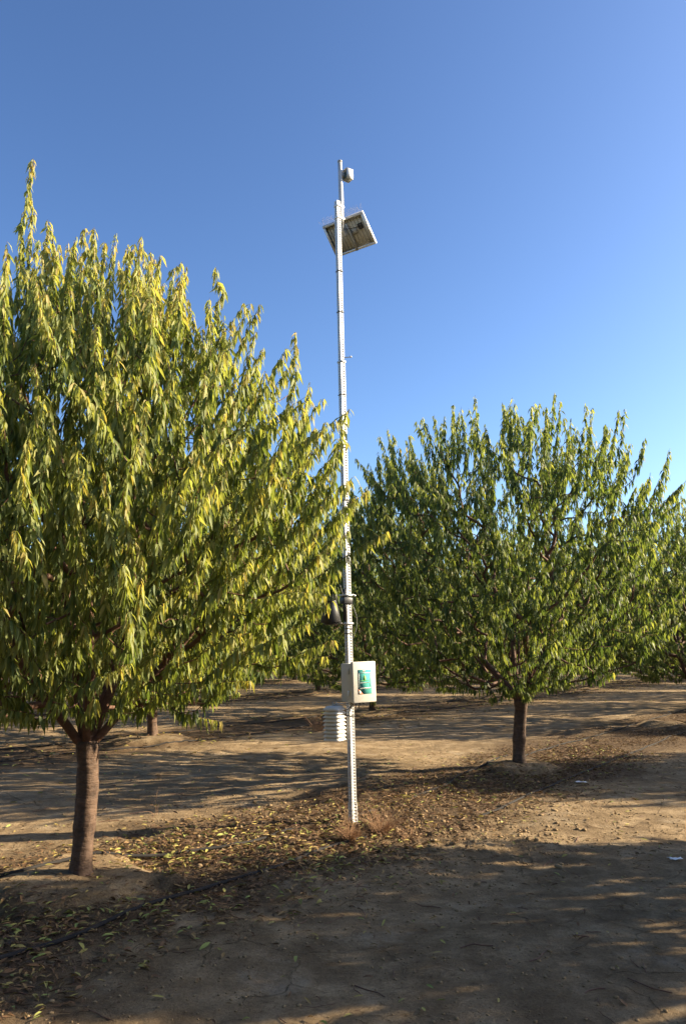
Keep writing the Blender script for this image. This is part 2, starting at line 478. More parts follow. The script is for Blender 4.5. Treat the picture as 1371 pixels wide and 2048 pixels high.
def make_tree_data(seed, env, crotch_z, lean, scaff, n_targets, tip_r, leaf_len, leaf_step, shoot_len=(0.28, 0.6), spikes=(), tint0=0.5, extra_targets=(), trunk_r=0.064, lobe=1.0, simple=False, carve=None, off=(0.0, 0.0)):
    rng = np.random.default_rng(seed)
    ez = np.array([e[0] for e in env]); er = np.array([e[1] for e in env])
    lob = rng.uniform(0, 6.28, 3)
    lb = lobe
    def rad(z, az):
        return np.interp(z, ez, er) * (1 + lb * 0.07 * np.sin(2 * az + lob[0]) + lb * 0.07 * np.sin(3 * az + lob[1]) + lb * 0.05 * np.sin(5 * az + z * 2 + lob[2]))
    crotch = np.array([lean[0], lean[1], crotch_z])
    pos = [crotch]; par = [-1]; dirs = [np.array([0, 0, 1.0])]; plen = [0.0]; sub = [-1]
    chains = []           # (node index list, subtree, is_terminal)
    zmax = ez[-1]
    for si, (az, el, ln) in enumerate(scaff):
        az, el = R(az), R(el)
        d = np.array([math.cos(az) * math.cos(el), math.sin(az) * math.cos(el), math.sin(el)])
        p = crotch + np.array([0, 0, -0.05 + 0.05 * rng.random()]); cur = 0; ch = [0]; 
        nseg = int(ln / 0.11)
        wob = rng.normal(0, 0.05, (nseg, 3))
        for j in range(nseg):
            d = norm(d + wob[j] + np.array([0, 0, 0.03]))
            p = p + d * 0.11
            pos.append(p); par.append(cur); dirs.append(d); plen.append(plen[cur] + 0.11); sub.append(si)
            cur = len(pos) - 1; ch.append(cur)
        chains.append((ch, si, False))
    # targets
    tg = []
    while len(tg) < n_targets:
        z = rng.uniform(ez[0], ez[-1]); az = rng.uniform(0, 2 * np.pi)
        rm = rad(z, az)
        if rng.random() > rm / er.max(): continue
        r = rm * 0.90 * rng.random() ** (0.42)
        if carve is not None and carve(r * math.cos(az), r * math.sin(az), z): continue
        tg.append((r * math.cos(az) + lean[0] + off[0], r * math.sin(az) + lean[1] + off[1], z))
    tg = np.array(tg + list(extra_targets))
    tg = tg[np.argsort(np.linalg.norm(tg - crotch, axis=1))]
    cap = n_targets * 16 + 600
    PA = np.zeros((cap, 3)); PL = np.zeros(cap); DA = np.zeros((cap, 3))
    n = len(pos)
    PA[:n] = pos; PL[:n] = plen; DA[:n] = dirs
    PL[0] = 1e3
    pos = pos; first = 1
    for t in tg:
        dv = t - PA[1:n]
        ds = np.linalg.norm(dv, axis=1) + 1e-6
        cosang = (dv * DA[1:n]).sum(1) / ds
        cost = ds * (1 + 0.55 * (1 - cosang)) + 0.22 * PL[1:n] + np.where(dv[:, 2] < -0.15, 0.5, 0)
        i = int(np.argmin(cost)) + 1
        L = float(ds[i - 1])
        k = max(2, int(L / 0.085))
        rout = norm(t - crotch)
        T0 = norm(0.6 * DA[i] + 0.4 * norm(t - PA[i])) * L
        T1 = norm(0.6 * rout + 0.5 * norm(t - PA[i]) + np.array([0, 0, 0.45])) * L
        ch = [i]; cur = i
        for j in range(1, k + 1):
            u = j / k
            h00 = 2 * u**3 - 3 * u**2 + 1; h10 = u**3 - 2 * u**2 + u; h01 = -2 * u**3 + 3 * u**2; h11 = u**3 - u**2
            p = h00 * PA[i] + h10 * T0 + h01 * t + h11 * T1
            if j < k: p = p + rng.normal(0, 0.008, 3)
            d = norm(p - PA[cur])
            if n >= cap: break
            PA[n] = p; DA[n] = d; PL[n] = PL[cur] + np.linalg.norm(p - PA[cur])
            par.append(cur); sub.append(sub[cur]); ch.append(n); cur = n; n += 1
        chains.append((ch, sub[i], True))
    par = np.array(par); PA = PA[:n]; DA = DA[:n]
    tips = np.zeros(n)
    for ch, s, term in chains:
        tips[ch[-1]] += 1
    for i in range(n - 1, 0, -1):
        tips[par[i]] += tips[i]
    rad_n = tip_r * np.maximum(tips, 1) ** 0.43
    # wood meshes by limb, shoots and leaves
    wood = [MB() for _ in scaff]
    LP, LO, LS, LT, LZ = [], [], [], [], []
    def leaves_on(P, dens, t0, t1, sz):
        seg = np.linalg.norm(np.diff(P, axis=0), axis=1); cum = np.r_[0, np.cumsum(seg)]
        m = int(cum[-1] / leaf_step * dens)
        if m < 1: return
        s = np.sort(rng.uniform(0, cum[-1], m))
        p = np.stack([np.interp(s, cum, P[:, c]) for c in range(3)], 1)
        T = norm(P[-1] - P[0])
        az = np.arange(m) * 2.4 + rng.uniform(0, 6.28) + rng.normal(0, 0.4, m)
        o = np.stack([np.cos(az), np.sin(az), np.zeros(m)], 1)
        # leaves leave the shoot sideways: favour directions across it
        hz = T.copy(); hz[2] = 0
        o = norm(o - 0.6 * (o * hz).sum(1, keepdims=True) * hz)
        LP.append(p); LO.append(o); LS.append(np.repeat(T[None], m, 0))
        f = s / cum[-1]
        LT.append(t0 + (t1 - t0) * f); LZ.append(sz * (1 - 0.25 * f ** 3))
    for ch, s, term in chains:
        P = PA[ch]; r = rad_n[ch].copy()
        if not term:
            r[0] = r[1] * 1.1
        else:
            r[0] = r[1]
        sides = 9 if r.max() > 0.02 else (6 if r.max() > 0.009 else 3)
        v, q = sweep(P, r, sides)
        wood[s].add(v, q)
        if term:
            thin = r < tip_r * 2.6
            if thin.sum() > 2:
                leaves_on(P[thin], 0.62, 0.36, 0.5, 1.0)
        # terminal shoot
        tip = P[-1]
        d = norm(0.55 * DA[ch[-1]] + 0.35 * norm((tip - crotch) * np.array([1, 1, 0.6])) + np.array([0, 0, 0.55]) + rng.normal(0, 0.16, 3))
        topf = sstep(0.55, 0.95, (tip[2] - ez[0]) / (zmax - ez[0]))
        d = norm(d + np.array([0, 0, 0.9]) * topf)
        L = rng.uniform(*shoot_len) * (1 + 0.35 * topf * rng.random())
        m = 6
        pts = [tip]
        for j in range(m):
            d = norm(d + rng.normal(0, 0.05, 3) + np.array([0, 0, 0.02 - 0.06 * (1 - topf)]))
            pts.append(pts[-1] + d * L / m)
        pts = np.array(pts)
        v, q = sweep(pts, np.linspace(tip_r * 0.95, 0.0012, m + 1), 3)
        wood[s].add(v, q)
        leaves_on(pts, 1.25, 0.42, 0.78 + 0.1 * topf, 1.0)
    for (x, y, z, L) in spikes:
        tip = np.array([x, y, z]); i = int(np.argmin(np.linalg.norm(PA - tip, axis=1)))
        pts = np.array([PA[i], (PA[i] + tip) / 2 + rng.normal(0, 0.02, 3)] + [tip + np.array([0.02 * j * rng.normal(0, .3), 0, L * j / 6]) for j in range(7)])
        v, q = sweep(pts, np.linspace(tip_r, 0.0012, len(pts)), 4)
        wood[max(sub[i], 0)].add(v, q)
        leaves_on(pts[2:], 1.5, 0.5, 0.85, 1.0)
    LP = np.concatenate(LP); LO = np.concatenate(LO); LS = np.concatenate(LS); LT = np.concatenate(LT); LZ = np.concatenate(LZ)
    nL = len(LP)
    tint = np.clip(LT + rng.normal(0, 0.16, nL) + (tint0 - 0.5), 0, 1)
    size = leaf_len * LZ * np.clip(rng.normal(0.95, 0.2, nL), 0.45, 1.35)
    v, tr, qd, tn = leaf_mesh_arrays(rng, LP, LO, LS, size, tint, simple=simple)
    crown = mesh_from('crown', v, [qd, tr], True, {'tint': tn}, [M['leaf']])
    limbs = []
    for w in wood:
        if w.v:
            limbs.append(mesh_from('limb', np.concatenate(w.v), [np.concatenate(w.q)], True, mats=[M['limb']]))
    # trunk
    nr, sd = 26, 18
    zz = np.linspace(-0.12, crotch_z + 0.03, nr)
    f = np.clip(zz / crotch_z, 0, 1)
    cx = lean[0] * f ** 1.3 + 0.012 * np.sin(zz * 5 + seed); cy = lean[1] * f ** 1.3 + 0.012 * np.cos(zz * 4 + seed)
    rr = trunk_r * (1.0 + 0.30 * np.exp(-np.maximum(zz, 0) / 0.07) + 0.18 * sstep(0.86, 1.0, f) - 0.05 * np.sin(zz * 9) + 0.10 * np.exp(-((zz - 0.30) / 0.05) ** 2)) 
    th = np.arange(sd) / sd * 2 * np.pi
    rmat = rr[:, None] * (1 + 0.05 * np.sin(3 * th[None] + zz[:, None] * 2 + seed) + 0.035 * np.sin(7 * th[None] + zz[:, None] * 5))
    rmat += 0.010 * vnoise(th[None] * 2.2 + zz[:, None] * 0, zz[:, None] * 16, seed)
    tv = np.stack([cx[:, None] + rmat * np.cos(th), cy[:, None] + rmat * np.sin(th), np.repeat(zz[:, None], sd, 1)], -1).reshape(-1, 3)
    i = np.arange(nr - 1)[:, None] * sd; k = np.arange(sd)[None]; k2 = (k + 1) % sd
    tq = np.stack([i + k, i + k2, i + sd + k2, i + sd + k], -1).reshape(-1, 4)
    tv = np.r_[tv, [[cx[-1], cy[-1], crotch_z + 0.05]]]
    kk = np.arange(sd); e = (nr - 1) * sd
    tt = np.c_[e + kk, e + (kk + 1) % sd, np.full(sd, len(tv) - 1)]
    trunk = mesh_from('trunk', tv, [tq, tt], True, mats=[M['bark']])
    print('tree', seed, 'leaves', nL, 'nodes', n)
    return trunk, limbs, crown

def place_tree(data, xy, rz, sc, label, group='orchard trees planted in rows', sz=None):
    z = float(ground_z(xy[0], xy[1])) - 0.02
    root = link('orchard_tree', None, loc=(xy[0], xy[1], z), label=label, category='tree', group=group)
    root.rotation_euler = (0, 0, rz)
    root.scale = (sc, sc, sz or sc)
    trunk, limbs, crown = data
    link('trunk', trunk, root)
    for l in limbs: link('limb', l, root)
    c = link('crown', crown, root); c['kind'] = 'stuff'
    return root

ENV_A = [(0.98, 0.6), (1.15, 1.1), (1.5, 1.55), (1.85, 1.78), (2.15, 1.88), (2.5, 1.78), (2.9, 1.50), (3.3, 1.12), (3.62, 0.70), (3.92, 0.25)]
SC_A = [(8, 50, 1.3), (172, 48, 1.2), (80, 55, 1.4), (290, 56, 1.2), (225, 50, 1.2), (35, 70, 1.5), (150, 72, 1.6)]
treeA = make_tree_data(11, ENV_A, 0.82, (-0.02, 0.0), SC_A, 1150, 0.0035, 0.096, 0.0090,
                       spikes=[(-0.70, 0.0, 3.95, 1.20), (-0.66, 0.04, 3.9, 0.95), (-0.60, 0.05, 3.7, 0.8), (-0.9, -0.1, 3.6, 0.75), (0.12, 0.1, 4.0, 0.5), (0.40, 0.1, 3.85, 0.5), (0.78, 0.0, 3.65, 0.6), (-0.1, -0.3, 3.9, 0.5), (1.35, 0.0, 3.3, 0.45)],
                       extra_targets=[(1.5, 0.2, 2.1), (1.6, 0.3, 2.15), (1.5, 0.1, 2.3), (1.3, -0.1, 1.35), (1.25, 0.1, 1.3)], lobe=0.45, tint0=0.53, trunk_r=0.068, carve=lambda x, y, z: x > 1.33 and z < 1.85)
place_tree(treeA, grid_at(0, 0), 0, 1.0, 'large sunlit yellow-green orchard tree at left foreground, its forked trunk bare')

ENV_B = [(0.85, 0.7), (1.05, 1.5), (1.5, 2.15), (2.4, 2.42), (3.2, 2.3), (3.65, 1.95), (3.95, 1.55), (4.2, 0.6)]
SC_B = [(15, 48, 1.4), (160, 50, 1.4), (75, 55, 1.5), (285, 52, 1.4), (230, 58, 1.4), (330, 62, 1.5), (115, 74, 1.7)]
treeB = make_tree_data(23, ENV_B, 0.78, (0.03, 0.0), SC_B, 980, 0.0042, 0.105, 0.0104, simple=True, off=(-0.22, 0.0), tint0=0.28,
                       spikes=[(-0.05, 0, 4.2, 0.55), (1.1, 0, 4.15, 0.7), (0.6, 0.2, 4.2, 0.6), (-0.7, 0, 4.1, 0.6), (-1.6, 0, 3.8, 0.6), (0.15, 0, 4.2, 0.5)], trunk_r=0.078)
place_tree(treeB, grid_at(0, 1), 0, 1.0, 'broad dark green orchard tree right of the white post, whole crown in view')

ENV_G = [(0.45, 0.9), (0.7, 1.75), (1.3, 2.25), (2.4, 2.3), (3.1, 2.05), (3.6, 1.65), (4.0, 1.0), (4.25, 0.4)]
gens = []
for sd_ in (31, 47, 59):
    rg = np.random.default_rng(sd_)
    sca = [(a + rg.uniform(-12, 12), rg.uniform(46, 60), 1.35) for a in (10, 80, 150, 215, 290)] + [(rg.uniform(0, 360), 74, 1.6)]
    gens.append(make_tree_data(sd_, ENV_G, 0.85, (rg.uniform(-.04, .04), rg.uniform(-.04, .04)), sca, 700, 0.0045, 0.130, 0.0120, simple=True, tint0=0.30,
                               spikes=[(rg.uniform(-1, 1), rg.uniform(-1, 1), 3.95, rg.uniform(.4, .7)) for _ in range(4)], trunk_r=0.072))
rp = random.Random(5)
cams = math.radians(9.62)
def proj(x, y, z):
    z -= CAM_H
    zc = y * math.cos(cams) + z * math.sin(cams)
    return (685.5 + 1569 * x / zc, 1024 - 1569 * (-y * math.sin(cams) + z * math.cos(cams)) / zc) if zc > 0.3 else None
ORD = ['first', 'second', 'third', 'fourth', 'fifth', 'sixth', 'seventh', 'eighth', 'ninth', 'tenth', 'eleventh', 'twelfth', 'thirteenth', 'fourteenth', 'fifteenth']
ROWN = {0: 'row of the white post', 1: 'second row', 2: 'third row', 3: 'fourth row', 4: 'fifth row', 5: 'sixth row', 6: 'seventh row', 7: 'eighth row', 8: 'ninth row', 9: 'tenth row'}
row_of = []
for i in range(0, 10):
    cnt = 0
    for k in range(-1, 14):
        if i == 0 and k in (0, 1): continue
        P = grid_at(i, k)
        if P[1] < 4 or P[1] > 80: continue
        pl, pr = proj(P[0] - 2.3, P[1], 2), proj(P[0] + 2.3, P[1], 2)
        if pr[0] < 0 or pl[0] > 1371: continue
        row_of.append((i, k, P, cnt)); cnt += 1
for i, k, P, cnt in row_of:
    if i == 0:
        lab = 'orchard tree cut by the right edge, behind the broad dark green tree' if k == 2 else f'far orchard tree beyond the one at the right edge, {ORD[max(k-2,0)]} further on in that row'
    else:
        lab = f'far orchard tree in the {ROWN[i]} behind the white post, {ORD[cnt]} from the left'
    if (i, k) == (0, 2): P = np.array([7.0, 16.2])
    P = P + np.array([rp.uniform(-.15, .15), rp.uniform(-.15, .15)])
    place_tree(treeB if (i, k) == (0, 2) else gens[(i * 2 + k) % 3], P, rp.uniform(0, 6.28), 0.99 if (i, k) == (0, 2) else rp.uniform(1.04, 1.14), lab)
seen_ = {(a, b) for a, b, _, _ in row_of} | {(0, 0), (0, 1)}
for i in range(-3, 7):
    for k in range(1, 14):
        P = grid_at(i, k + (SHIFT if i == -1 else 0.47 if i == -2 else 0))
        if i < 0 and k < 5: continue
        if (i, k) in seen_ or P[1] < 4 or P[1] > 62 or P[0] > 0.44 * P[1] + 15 or P[0] < 0: continue
        right_rows.append((i, k + (SHIFT if i == -1 else 0.47 if i == -2 else 0)))
right_rows = sorted(set(right_rows))
for n_, (i, k) in enumerate(right_rows):
    P = grid_at(i, k)
    place_tree(treeA if (i == -1 and k > 0) else gens[n_ % 3], P, rp.uniform(0, 6.28), (rp.uniform(1.02, 1.05) if i == -1 else rp.uniform(0.97, 1.04)),
               'orchard tree out of frame, added beside the camera to block sky light', 'trees out of frame that shade the alley', 1.03 if i == -1 else None)
place_tree(gens[0], np.array([3.25, -0.5]), 2.0, 0.95, 'orchard tree out of frame, added beside the camera to block sky light', 'trees out of frame that shade the alley')  # unseen tree added off the grid to cut sky light on post and box
place_tree(gens[1], grid_at(0, -1), 1.0, 1.0, 'orchard tree out of frame to the left, next before the forked one in its row', 'trees out of frame that shade the alley')

# ------------------------------------------------------------------ weather station
ST = link('weather_station', None, category='weather station',
          label='tall perforated steel post carrying a solar panel, beige logger box, rain gauge and louvred shield')
ST.matrix_world = Matrix.Translation((POLE[0], POLE[1], float(ground_z(*POLE)))) @ Matrix.Rotation(R(-1.4), 4, 'Y') @ Matrix.Rotation(R(36.87), 4, 'Z')

def perf_tube(name, size, z0, z1, mat, pitch=0.0254, hole=0.0056, wall=0.0027):
    """square tube, every face punched with a row of round holes"""
    mb = MB(); hs = size / 2
    n = int(round((z1 - z0) / pitch)); ph = (z1 - z0) / n
    S = 8
    th = np.arange(S) / S * 2 * np.pi + np.pi / S
    sqp = []
    for t in th:
        c, s = math.cos(t), math.sin(t); m = max(abs(c) / 1.0, abs(s) / 1.0)
        sqp.append((c / m, s / m))
    sqp = np.array(sqp) 
    # outer ring (8 points on cell border), corners snapped
    outer = np.array([(1, .414), (.414, 1), (-.414, 1), (-1, .414), (-1, -.414), (-.414, -1), (.414, -1), (1, -.414)])
    ring = np.c_[np.cos(th), np.sin(th)]
    zc = z0 + (np.arange(n) + 0.5) * ph
    for f in range(4):
        a = f * math.pi / 2
        ux, uy = math.cos(a + math.pi / 2), math.sin(a + math.pi / 2)
        nx_, ny_ = math.cos(a), math.sin(a)
        for z in zc:
            uo = outer * np.array([hs, ph / 2]); ui = ring * hole
            cr = np.array([(1, 1), (-1, 1), (-1, -1), (1, -1)]) * np.array([hs, ph / 2])
            pts = np.r_[uo, ui, cr]
            v = np.c_[nx_ * hs + ux * pts[:, 0], ny_ * hs + uy * pts[:, 0], z + pts[:, 1]]
            vi = np.c_[nx_ * (hs - wall) + ux * ui[:, 0], ny_ * (hs - wall) + uy * ui[:, 0], z + ui[:, 1]]
            q = [[k, (k + 1) % 8, 8 + (k + 1) % 8, 8 + k] for k in range(8)] + [[8 + k, 8 + (k + 1) % 8, 20 + (k + 1) % 8, 20 + k] for k in range(8)]
            t = [[0, 16, 1], [2, 17, 3], [4, 18, 5], [6, 19, 7]]
            mb.add(np.r_[v, vi], q, t)
    return mb.build(name, mat, ST)

lower = perf_tube('lower_post', 0.0508, -0.05, 4.287, M['zinc'])
upper = perf_tube('upper_post', 0.0445, 4.287, 5.98, M['zinc'])
sleeve = perf_tube('anchor_sleeve', 0.0600, -0.15, 0.166, M['zinc'])
# round conduit clamped to the top of the upper post
pm = MB(); pm.tube([(0.040, -0.005, z) for z in np.linspace(5.76, 6.43, 8)], 0.0215, 16); pm.build('top_pipe', M['pipe'], ST, True)
pm = MB(); pm.tube([(0.040, -0.005, 6.43), (0.040, -0.005, 6.445)], [0.0245, 0.0235], 16); pm.build('pipe_cap', M['grey'], ST, True)
for z in (5.80, 5.93):
    pm = MB(); pm.box((0.018, 0, z), (0.094, 0.056, 0.022)); pm.build('pipe_clamp', M['alu'], ST, bevel=0.003)
# bands and ties round the post
def band(name, z, size, h, mat, tail=None, grow=0.004):
    mb = MB(); s = size / 2 + grow
    c = [(-s, -s), (s, -s), (s, s), (-s, s)]
    for a, b in zip(c, c[1:] + c[:1]):
        mid = ((a[0] + b[0]) / 2, (a[1] + b[1]) / 2, z)
        d = (2 * s + 0.003 if a[1] == b[1] else 0.003, 2 * s + 0.003 if a[0] == b[0] else 0.003, h)
        if a[0] == b[0]: d = (0.003, 2 * s - 0.0032, h)
        mb.box(mid, d)
    if tail is not None:
        mb.tube([(-s, -s, z), (-s - tail * 0.5, -s - 0.01, z - 0.004), (-s - tail, -s - 0.02, z - 0.014)], [0.003, 0.0025, 0.0015], 5)
    return mb.build(name, mat, ST)
for z, sz, tail in ((5.22, .0445, None), (4.79, .0445, None), (3.94, .0508, None), (3.41, .0508, 0.07), (2.9, .0508, None), (1.70, .0508, None), (1.655, .0508, None), (0.92, .0508, None)):
    band('cable_tie', z, sz, 0.007, M['black'], tail)
band('clamp_band', 4.275, 0.0508, 0.018, M['zinc'])
b_ = MB(); b_.tube([(0.02, -0.02, 4.32), (0.055, -0.035, 4.325), (0.075, -0.045, 4.33)], 0.005, 8); b_.tube([(0.075, -0.045, 4.33), (0.086, -0.05, 4.332)], 0.010, 6)
b_.build('bolt', M['zinc'], ST)
# cable down the post
cz = np.linspace(1.36, 5.6, 60)
cb = MB(); cb.tube(np.c_[0.030 + 0.004 * np.sin(cz * 3), 0.030 + 0.004 * np.cos(cz * 2.2), cz], 0.0042, 6); cb.build('cable', M['black'], ST, True)
cb = MB()
t_ = np.linspace(0, 1, 16)
cb.tube(np.c_[0.028 + 0.05 * np.sin(t_ * np.pi), -0.026 - 0.01 * np.sin(t_ * np.pi), 1.60 + 0.33 * t_], 0.0016, 5); cb.build('cable', M['grey'], ST, True)
t_ = np.linspace(0, 1, 14)
cb = MB(); cb.tube(np.c_[0.042 + 0.022 * np.sin(t_ * np.pi), -0.02 + 0 * t_, 5.97 - 0.3 + 0.62 * t_], 0.003, 5); cb.build('cable', M['grey'], ST, True)

# sensor box at the very top
SB = link('sensor_box', None, ST)
sb = MB(); w, d, h = 0.078, 0.078, 0.112
cx_, cy_, cz_ = 0.118, -0.03, 6.30
for nm, c, dm in (('box_shell', (cx_, cy_ - d / 2 + 0.0015, cz_), (w, 0.003, h)), ('box_shell', (cx_, cy_ + d / 2 - 0.0015, cz_), (w, 0.003, h)),
                  ('box_shell', (cx_, cy_, cz_ + h / 2 - 0.0015), (w, d - 0.0064, 0.003)), ('box_shell', (cx_ + w / 2 - 0.0015, cy_, cz_ - 0.002), (0.003, d - 0.0064, h - 0.008)),
                  ):
    sb.box(c, dm)
sb.build('box_shell', M['alu'], SB)
sb = MB(); sb.box((cx_ - 0.02, cy_, cz_ - 0.015), (0.045, d - 0.02, h - 0.045)); sb.build('sensor_window', M['glass'], SB, bevel=0.003)
sb = MB(); sb.box((cx_ - 0.0025, cy_, cz_ - h / 2 + 0.006), (w - 0.012, d - 0.008, 0.003)); sb.build('base_plate', M['grey'], SB)
sb = MB(); sb.box((0.068, -0.01, cz_ - 0.01), (0.022, 0.03, 0.05)); sb.build('mount', M['grey'], SB)
sb = MB(); sb.tube([(cx_, cy_, cz_ - h / 2 + 0.005), (cx_, cy_, cz_ - h / 2 - 0.016)], 0.007, 8); sb.build('cable_gland', M['grey'], SB)

# solar panel: local frame fixed from world directions
sp = link('solar_panel', None, ST)
th_, ti_ = 0.629, 0.754
a_ = Vector((math.cos(th_), -math.sin(th_), 0)); n_ = Vector((math.sin(th_), math.cos(th_), 0))
dn_ = Vector((n_.x * math.cos(ti_), n_.y * math.cos(ti_), -math.sin(ti_)))
fn_ = a_.cross(dn_); 
if fn_.z < 0: fn_ = -fn_
mw = Matrix((( a_.x, -dn_.x, fn_.x, 0.067), (a_.y, -dn_.y, fn_.y, 7.626), (a_.z, -dn_.z, fn_.z, 5.793), (0, 0, 0, 1)))
bpy.context.view_layer.update()
sp.matrix_parent_inverse = Matrix.Identity(4)
sp.matrix_local = ST.matrix_world.inverted() @ mw
PW, PH, FT = 0.507, 0.353, 0.034
m = MB()
for c, dm in (((0, PH / 2 - 0.002, 0), (PW, 0.004, FT)), ((0, -PH / 2 + 0.002, 0), (PW, 0.004, FT)), ((PW / 2 - 0.002, 0, 0), (0.004, PH - 0.0082, FT)), ((-PW / 2 + 0.002, 0, 0), (0.004, PH - 0.0082, FT)),
              ((0, PH / 2 - 0.0145, -FT / 2 + 0.001), (PW - 0.0082, 0.021, 0.002)), ((0, -PH / 2 + 0.0145, -FT / 2 + 0.001), (PW - 0.0082, 0.021, 0.002)),
              ((PW / 2 - 0.0145, 0, -FT / 2 + 0.001), (0.021, PH - 0.051, 0.002)), ((-PW / 2 + 0.0145, 0, -FT / 2 + 0.001), (0.021, PH - 0.051, 0.002))):
    m.box(c, dm)
m.build('panel_frame', M['alu'], sp)
m = MB(); m.box((0, 0, FT / 2 - 0.006), (PW - 0.0084, PH - 0.0084, 0.004)); m.build('back_sheet', M['backsheet'], sp)
m = MB()
for xx in np.linspace(-PW / 2 + 0.04, PW / 2 - 0.04, 12):
    m.box((xx, 0, FT / 2 - 0.0095), (0.006, PH - 0.06, 0.003))
m.build('cell_strip', plain('cell_strip', (0.72, 0.70, 0.62), 0.5), sp, kind='stuff')
m = MB(); m.box((0, 0, FT / 2 - 0.0018), (PW - 0.012, PH - 0.012, 0.003)); m.build('glass_face', M['cells'], sp)
m = MB(); m.box((0.02, -0.03, -FT / 2 + 0.004), (0.03, PH - 0.055, 0.012)); m.build('mounting_rail', M['grey'], sp)
m = MB(); m.box((0.07, 0.01, 0.004), (0.07, 0.06, 0.006)); m.build('rating_plate', M['grey'], sp)
m = MB(); m.box((0.165, 0.045, -0.004), (0.05, 0.062, 0.024)); m.build('junction_box', M['black'], sp, bevel=0.004)
m = MB(); t_ = np.linspace(0, 1, 12); m.tube(np.c_[0.16 - 0.19 * t_, 0.045 + 0.05 * t_, -0.015 - 0.05 * np.sin(t_ * np.pi * 0.8)], 0.0042, 6); m.build('panel_cable', M['black'], sp, True)
m = MB(); m.box((-0.03, 0.07, -FT / 2 - 0.028), (0.045, 0.11, 0.05)); m.build('tilt_bracket', M['alu'], sp, bevel=0.003)
m = MB()
rs = random.Random(3)
for k in range(44):
    xx = -PW / 2 + (k + 0.5) / 44 * PW
    for sgn in (-1, 1):
        m.tube([(xx, PH / 2, 0.004 * sgn), (xx + rs.uniform(-.012, .012), PH / 2 + rs.uniform(0.055, 0.075), 0.045 * sgn + rs.uniform(-.008, .008))], 0.0006, 3, False)
m.build('bird_spikes', M['wire'], sp, kind='stuff')

# logger enclosure (front of box = local -Y)
EN = link('logger_box', None, ST)
ezc, bw, bh, bd = 1.222, 0.262, 0.335, 0.150
fy = -0.030
m = MB(); m.box((0.006, fy - bd / 2, ezc - 0.004), (bw - 0.014, bd, bh)); m.build('box_body', M['beige'], EN, bevel=0.006)
m = MB(); m.box((0.006, fy - bd - 0.017, ezc), (bw, 0.032, bh + 0.024)); lid = m.build('lid', M['beige'], EN, bevel=0.008)
ly = fy - bd - 0.0335
def quad_plate(mb, x0, x1, z0, z1, y, th=0.0008):
    mb.box(((x0 + x1) / 2, y - th / 2, (z0 + z1) / 2), (x1 - x0, th, z1 - z0)); return mb
sx0, sx1 = 0.006 - bw / 2 + 0.21 * bw, 0.006 - bw / 2 + 0.79 * bw
sz1, sz0 = ezc + 0.18 - 0.2 * 0.36, ezc + 0.18 - 0.79 * 0.36
quad_plate(MB(), sx0, sx1, sz0, sz1, ly).build('label_sticker', M['teal'], lid)
sw, sh = sx1 - sx0, sz1 - sz0
def S_(u0, u1, v0, v1): return (sx0 + u0 * sw, sx0 + u1 * sw, sz1 - v1 * sh, sz1 - v0 * sh)
y2 = ly - 0.0014
m = MB()
for r_ in ((.07, .93, .125, .145), (.07, .93, .735, .755), (.07, .092, .147, .733), (.908, .93, .147, .733)):
    quad_plate(m, *S_(*r_), y2)
m.build('sticker_border', M['white'], lid)
def letters(name, u0, u1, v0, v1, n, mat, seed):
    r_ = random.Random(seed); m = MB(); w = (u1 - u0) / n
    for k in range(n):
        a = u0 + k * w
        t = w * 0.22; hh = v1 - v0
        quad_plate(m, *S_(a + w * .1, a + w * .1 + t, v0, v1), y2)
        if r_.random() < .7: quad_plate(m, *S_(a + w * .62, a + w * .62 + t, v0 + (hh * .4 if r_.random() < .4 else 0), v1), y2)
        if r_.random() < .8: quad_plate(m, *S_(a + w * .1 + t * 1.01, a + w * .619, v0, v0 + hh * .22), y2)
        if r_.random() < .6: quad_plate(m, *S_(a + w * .1 + t * 1.01, a + w * .619, v1 - hh * .22, v1), y2)
        if r_.random() < .5: quad_plate(m, *S_(a + w * .1 + t * 1.01, a + w * .619, v0 + hh * .42, v0 + hh * .6), y2)
    m.build(name, mat, lid)
letters('sticker_lettering', .36, .60, .025, .085, 3, M['white'], 1)
letters('sticker_lettering', .18, .84, .44, .47, 9, M['green_print'], 2)
letters('sticker_lettering', .14, .88, .52, .555, 16, M['white'], 3)
letters('sticker_lettering', .12, .90, .765, .79, 16, M['white'], 4)
# drop-shaped emblem
cxu, cvz = sx0 + .5 * sw, sz1 - .33 * sh
def flat(name, poly, mat, y):
    poly = np.array(poly); mb = MB(); n = len(poly)
    c = poly.mean(0)
    v = np.r_[np.c_[poly[:, 0], np.full(n, y), poly[:, 1]], np.c_[poly[:, 0], np.full(n, y - .0008), poly[:, 1]], [[c[0], y - .0008, c[1]]]]
    i = np.arange(n); j = (i + 1) % n
    mb.add(v, np.c_[i, j, j + n, i + n], np.c_[i + n, j + n, np.full(n, 2 * n)])
    return mb.build(name, mat, lid)
tt = np.linspace(0, 2 * np.pi, 20, endpoint=False)
rdr = sw * 0.125
drop = [(cxu + rdr * math.sin(t) * (math.sin(t / 2) ** 0.8), cvz + rdr * 1.25 * math.cos(t)) for t in tt]
flat('drop_emblem', drop, M['green_print'], y2)
flat('emblem_notch', [(cxu - rdr * .5, cvz + rdr * .1), (cxu, cvz - rdr * .55), (cxu + rdr * .5, cvz + rdr * .1), (cxu, cvz - rdr * .15)], M['teal'], y2 - 0.0012)
flat('sticker_corner', [(sx0, sz0), (sx0 + .36 * sw, sz0), (sx0 + .03 * sw, sz0 + .21 * sh), (sx0, sz0 + .21 * sh)], M['red_print'], y2)
flat('sticker_seal', [(sx0 + .11 * sw + .075 * sw * math.cos(t), sz0 + .085 * sh + .065 * sh * math.sin(t)) for t in tt], M['cream'], y2 - 0.0012)
